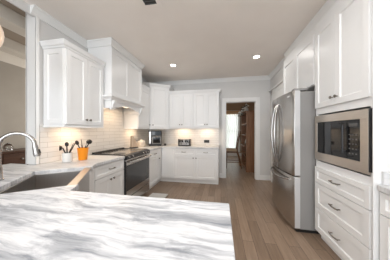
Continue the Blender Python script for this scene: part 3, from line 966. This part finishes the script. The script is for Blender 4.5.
def utensil(kind, label, base, tip, yaw=0.0):
    """base and tip in world coordinates; the head is built at the tip"""
    b0, t0 = Vector(base), Vector(tip)
    d = (t0 - b0)
    L = d.length
    u = thing(kind, label, 'utensil', base, 0, 'black cooking utensils')
    rot = Vector((0, 0, 1)).rotation_difference(d.normalized()).to_matrix().to_4x4() @ Matrix.Rotation(yaw, 4, 'Z')
    h = MB().tube([(0, 0, 0), (0, 0, L * 0.6), (0, 0, L)], [0.0085, 0.0075, 0.0065], 8)
    bmesh.ops.transform(h.bm, matrix=rot, verts=h.bm.verts)
    h.build('handle', 'black', u, smooth=True)
    g = MB()
    if kind == 'spatula':
        g.box(-0.033, 0.033, -0.002, 0.002, L - 0.005, L + 0.075)
    elif kind == 'slotted_spatula':
        for i in range(5):
            g.box(-0.033 + i * 0.0145, -0.025 + i * 0.0145, -0.002, 0.002, L + 0.004, L + 0.064)
        g.box(-0.034, 0.034, -0.002, 0.002, L - 0.006, L + 0.006).box(-0.034, 0.034, -0.002, 0.002, L + 0.062, L + 0.075)
    elif kind == 'ladle':
        g.lathe([(0.004, -0.030), (0.026, -0.022), (0.036, 0.0), (0.033, 0.0), (0.022, -0.016), (0.003, -0.024)], (0, 0.030, L + 0.01), 16, Matrix.Rotation(-1.2, 4, 'X'))
    else:
        g.sphere((0, 0.004, L + 0.026), 0.024, 14, (0.9, 0.28, 1.35))
    bmesh.ops.transform(g.bm, matrix=rot, verts=g.bm.verts)
    g.build('head', 'black', u, smooth=kind in ('ladle', 'spoon'))
    return u
def put(kind, label, c, bx, by, tx, ty, tz, yaw=0.0):
    utensil(kind, label, (c[0] + bx, c[1] + by, CT + 0.03), (c[0] + tx, c[1] + ty, CT + tz), yaw)
cw, co = (-1.965, 1.635), (-1.887, 1.785)
def fan(c, items):
    v = Vector(c).normalized()                      # away from the viewer's side of the counter
    rt = Vector((v.y, -v.x))
    for kind, label, a, b, h, yaw in items:
        t = rt * a + v * b
        put(kind, label, c, -t.x * 0.28, -t.y * 0.28, t.x, t.y, h, yaw)
fan(cw, [('ladle', 'black ladle leaning left in the white crock', -0.045, -0.01, 0.185, 2.4),
         ('spoon', 'black spoon standing upright in the white crock', -0.005, 0.045, 0.20, 0.8),
         ('spatula', 'black spatula leaning towards the orange pot from the white crock', 0.035, -0.030, 0.165, 2.3),
         ('slotted_spatula', 'black slotted spatula leaning furthest right from the white crock', 0.060, 0.035, 0.190, 2.3)])
fan(co, [('spoon', 'black spoon leaning left in the orange pot', -0.055, -0.01, 0.215, 0.8),
         ('spatula', 'black spatula standing upright in the orange pot', -0.012, 0.050, 0.205, 2.3),
         ('slotted_spatula', 'black slotted spatula leaning right in the orange pot', 0.032, -0.040, 0.195, 2.3),
         ('ladle', 'black ladle leaning furthest right from the orange pot', 0.072, 0.02, 0.235, 0.9)])

# ------------------------------------------------------------------ back corner appliances
kb = thing('knife_block', 'tapered beige wooden knife block on a black base, beyond the range', 'knife block', (-2.01, 3.22, CT), 0.9)
MB().prism_xz([(-0.07, 0.022), (0.075, 0.022), (0.055, 0.12), (-0.035, 0.29), (-0.065, 0.275)], -0.045, 0.045).build('block', 'block', kb, bevel=0.004)
MB().box(-0.085, 0.085, -0.052, 0.052, 0.0, 0.021).build('base', 'black', kb, bevel=0.003)
cn = thing('canister', 'cream stoneware canister with a pale lid, between knife block and oven', 'canister', (-1.96, 3.47, CT), 0)
MB().lathe([(0.085, 0.0), (0.098, 0.012), (0.10, 0.105), (0.094, 0.115)], (0, 0, 0), 24).build('jar', 'cream', cn, smooth=True)
MB().lathe([(0.099, 0.116), (0.102, 0.122), (0.098, 0.142), (0.03, 0.158), (0.018, 0.162), (0.02, 0.185), (0.008, 0.188)], (0, 0, 0), 24).build('lid', 'ribbon', cn, smooth=True)

tov = thing('toaster_oven', 'black and stainless countertop oven in the back corner under the diagonal cabinet', 'oven', (-1.735, 3.79, CT), math.radians(20))
MB().box(-0.165, 0.165, -0.10, 0.17, 0.015, 0.40).build('case', 'black', tov, bevel=0.012)
for x in (-0.14, 0.14):
    for y in (-0.08, 0.14):
        MB().lathe([(0.016, 0.0), (0.014, 0.016)], (x, y, 0), 10).build('foot', 'black', tov)
MB().box(-0.150, -0.105, -0.112, -0.1005, 0.065, 0.375).build('side_panel', 'steel', tov, bevel=0.003)
MB().box(-0.08, 0.155, -0.110, -0.1005, 0.285, 0.385).build('control_panel', 'glassblack', tov, bevel=0.003)
dr = MB().box(-0.08, 0.155, -0.112, -0.1005, 0.060, 0.245).build('door', 'oven_trim', tov, bevel=0.003)
MB().box(-0.055, 0.130, -0.114, -0.1122, 0.078, 0.230).build('window', 'glassblack', dr)
MB().tube([(-0.06, -0.140, 0.258), (0.135, -0.140, 0.258)], 0.009, 8).tube([(-0.05, -0.140, 0.258), (-0.05, -0.10, 0.258)], 0.006, 6).tube([(0.125, -0.140, 0.258), (0.125, -0.10, 0.258)], 0.006, 6).build('handle', 'chrome', dr, smooth=True)

jr = thing('salt_jar', 'tiny dark lidded jar to the right of the corner oven', 'jar', (-1.505, 3.90, CT))
MB().lathe([(0.026, 0.0), (0.032, 0.006), (0.032, 0.036), (0.026, 0.042)], (0, 0, 0), 16).build('jar', 'blackmat', jr, smooth=True)
MB().lathe([(0.028, 0.0425), (0.028, 0.052), (0.008, 0.056), (0.008, 0.064)], (0, 0, 0), 16).build('lid', 'nickel', jr, smooth=True)

ts = thing('toaster', 'black and chrome four-slot toaster on the back counter', 'toaster', (-0.955, 3.90, CT), 0.0)
MB().box(-0.135, 0.135, -0.08, 0.08, 0.015, 0.175).build('body', 'steel', ts, bevel=0.02, seg=3)
for sx in (-1, 1):
    MB().box(min(sx * 0.135, sx * 0.16), max(sx * 0.135, sx * 0.16), -0.085, 0.085, 0.008, 0.182).build('end_cap', 'black', ts, bevel=0.01)
MB().box(-0.15, 0.15, -0.082, 0.082, 0.0, 0.016).build('base', 'black', ts)
for x in (-0.068, 0.068):
    fcx = MB().box(x - 0.052, x + 0.052, -0.088, -0.0795, 0.095, 0.160).build('control_panel', 'black', ts, bevel=0.004)
    MB().box(x - 0.014, x + 0.014, -0.108, -0.088, 0.120, 0.134).build('lever', 'chrome', fcx, bevel=0.003)
    MB().lathe([(0.014, 0.0), (0.012, 0.014)], (x, -0.0795, 0.058), 14, Matrix.Rotation(PI / 2, 4, 'X')).build('dial', 'black', ts, smooth=True)
    for y in (-0.032, 0.032):
        MB().box(x - 0.055, x + 0.055, y - 0.012, y + 0.012, 0.1752, 0.177).build('slot', 'slat_gap', ts)

ol = thing('wall_outlet', 'small black outlet plate on the tiled back wall near the doorway', 'outlet', (-0.40, WB - 0.0105, 1.015), 0)
MB().box(-0.075, 0.075, -0.008, 0.0, -0.040, 0.040).build('plate', 'black', ol, bevel=0.003)
for x in (-0.034, 0.034):
    MB().box(x - 0.018, x + 0.018, -0.0105, -0.008, -0.015, 0.015).build('socket', 'blackmat', ol)

mt = MB()
for i in range(12):
    y0 = 2.24 + i * 0.06
    mt.box(-1.42, -1.075, y0, y0 + 0.056, 0.0005, 0.012)
mt.box(-1.42, -1.075, 2.24, 2.956, 0.0004, 0.009)
tag(mt.build('floor_mat', 'mattex', None), 'pale grey ribbed mat on the wood floor in front of the range', 'mat')

# ------------------------------------------------------------------ living room
sd = thing('sideboard', 'dark wooden sideboard in the next room, seen through the left opening', 'sideboard', (-3.86, 2.2, 0), PI / 2)
MB().box(-0.75, 0.75, -0.20, 0.20, 0.10, 0.92).build('body', 'sidewood', sd, bevel=0.006)
MB().box(-0.78, 0.78, -0.23, 0.22, 0.92, 0.955).build('top', 'sidewood', sd, bevel=0.006)
for i in range(3):
    x0 = -0.74 + i * 0.495
    d = MB().box(x0, x0 + 0.485, -0.216, -0.2005, 0.70, 0.90).build('drawer', 'sidewood', sd, bevel=0.004)
    knob(x0 + 0.24, 0.80, d, -0.216)
    d = MB().box(x0, x0 + 0.485, -0.216, -0.2005, 0.13, 0.69).build('door', 'sidewood', sd, bevel=0.004)
for x in (-0.70, 0.70):
    for y in (-0.16, 0.16):
        MB().box(x - 0.03, x + 0.03, y - 0.03, y + 0.03, 0, 0.10).build('leg', 'sidewood', sd)
gl = thing('glass_cloche', 'small clear glass dome on the dark sideboard', 'glass dome', (-3.86, 2.13, 0.956), 0)
MB().lathe([(0.06, 0.0), (0.06, 0.07), (0.045, 0.11), (0.012, 0.13), (0.010, 0.15), (0.004, 0.155)], (0, 0, 0), 20).build('dome', 'glass', gl, smooth=True)

# ------------------------------------------------------------------ dining room
hu = thing('hutch', 'tall brown wooden hutch with open shelves, in the dining room beyond the doorway', 'hutch', (0.82, 4.96, 0), 0)
hx0, hx1, hy0, hy1, hz1 = 0.785, 1.24, 4.96, 6.05, 1.90
off = (0.82, 4.96, 0)
c_ = MB().box(hx0, hx1, hy0, hy0 + 0.03, 0, hz1).box(hx0, hx1, hy1 - 0.03, hy1, 0, hz1).box(hx1 - 0.02, hx1, hy0 + 0.03, hy1 - 0.03, 0, hz1)
c_.box(hx0, hx1 - 0.02, hy0 + 0.03, hy1 - 0.03, 0.02, 0.12)
c_.build('carcass', 'hutch', hu, offset=off)
MB().box(hx0 - 0.03, hx1 + 0.02, hy0 - 0.03, hy1 + 0.03, hz1, hz1 + 0.05).build('cornice', 'hutch', hu, bevel=0.01, offset=off)
for z in (0.45, 0.80, 1.15, 1.52):
    MB().box(hx0 - (0.07 if z == 0.80 else 0), hx1 - 0.021, hy0 + 0.031, hy1 - 0.031, z, z + 0.03).build('shelf', 'hutch', hu, offset=off)
pi_ = 0
for z, n in ((0.83, 4), (0.48, 3), (1.18, 3), (1.55, 3)):
    for i in range(n):
        y = hy0 + 0.18 + i * 0.23
        where = {0.83: 'on the deep middle shelf', 0.48: 'on the lowest shelf', 1.18: 'on the third shelf up', 1.55: 'on the top shelf'}[z]
        rot = Matrix.Rotation(-PI / 2 + 0.25, 4, 'Y')
        ps = MB().lathe([(0.05, 0.0), (0.09, 0.006), (0.105, 0.016), (0.107, 0.02), (0.09, 0.012), (0.05, 0.006)], (hx0 + 0.14, y, z + 0.106), 18, rot)
        o = ps.build('plate', 'ribbon', None, smooth=True)
        tag(o, 'white plate propped up %s of the brown hutch' % where, 'plate', 'plates %s of the hutch' % where)
fv = thing('flower_arrangement', 'white flowers with dark leaves trailing over the top front corner of the hutch', 'flowers', (0.83, 5.10, hz1 + 0.0505), 0)
MB().lathe([(0.05, 0.0), (0.06, 0.02), (0.05, 0.09), (0.055, 0.10)], (0, 0.06, 0), 16).build('vase', 'ribbon', fv, smooth=True)
rnd = random.Random(7)
lf = MB(); fl = MB()
for i in range(46):
    t = i / 45.0
    x = -0.20 * t + rnd.uniform(-0.07, 0.07)
    y = 0.02 + rnd.uniform(-0.08, 0.08)
    z = 0.22 - 0.36 * t + rnd.uniform(-0.05, 0.05)
    if x > -0.06 and z < 0.02:
        x -= 0.09
    if i % 2:
        fl.sphere((x, y, z), 0.036, 8, (1, 1, 0.7))
    else:
        rot = Matrix.Translation((x, y, z)) @ Matrix.Rotation(rnd.uniform(0, 6.2), 4, 'Z') @ Matrix.Rotation(rnd.uniform(-0.9, 0.9), 4, 'X')
        lf.box(-0.05, 0.05, -0.016, 0.016, -0.002, 0.002, rot)
st = MB()
st.tube([(0, 0.06, 0.08), (-0.05, 0.04, 0.20), (-0.14, 0.02, 0.08), (-0.20, 0.02, -0.13)], 0.006, 6)
st.tube([(0, 0.06, 0.08), (0.03, 0.05, 0.24)], 0.006, 6)
st.build('stem', 'leaf', fv)
lf.build('leaves', 'leaf', fv)
fl.build('blossoms', 'flower', fv, smooth=True)

chr_ = thing('dining_chair', 'tall-backed brown wooden chair with a tan seat, by the dining room window', 'chair', (0.40, 5.55, 0), 0)
# facing -x; the back stands at +x
for sy in (-0.19, 0.19):
    MB().tube([(0.30, sy, 0.0), (0.24, sy, 0.35), (0.15, sy, 0.62), (0.18, sy, 0.9), (0.27, sy, 1.33)], [0.020, 0.020, 0.024, 0.022, 0.018], 8).build('rear_post', 'chairwood', chr_, smooth=True)
    MB().tube([(-0.22, sy, 0.0), (-0.20, sy, 0.56)], [0.018, 0.025], 8).build('leg', 'chairwood', chr_, smooth=True)
    MB().tube([(-0.21, sy, 0.22), (0.26, sy, 0.22)], 0.013, 8).build('stretcher', 'chairwood', chr_, smooth=True)
MB().box(-0.24, 0.17, -0.22, 0.22, 0.545, 0.60).build('seat_frame', 'chairwood', chr_, bevel=0.008)
MB().box(-0.25, 0.14, -0.22, 0.22, 0.601, 0.665).build('seat', 'seat', chr_, bevel=0.02, seg=3)
for x, z in ((0.262, 1.29), (0.225, 1.10), (0.185, 0.90)):
    MB().box(x - 0.012, x + 0.012, -0.172, 0.172, z - 0.035, z + 0.035).build('back_slat', 'chairwood', chr_, bevel=0.005)

cu = MB()
bm = cu.bm
nx = 60
rows = []
for z in (0.32, 2.20):
    rows.append([bm.verts.new((WX0 - 0.05 + (WX1 - WX0 + 0.1) * i / nx, WY - 0.075 + 0.022 * math.sin(i * 1.25), z)) for i in range(nx + 1)])
for i in range(nx):
    bm.faces.new((rows[0][i], rows[0][i + 1], rows[1][i + 1], rows[1][i]))
co_ = cu.build('curtain', 'sheer', None, smooth=True)
tag(co_, 'white sheer curtain over the dining room window', 'curtain')
MB().box(WX0 - 0.10, WX1 + 0.10, WY - 0.14, WY - 0.03, 2.17, 2.34).build('valance', 'valance', co_)
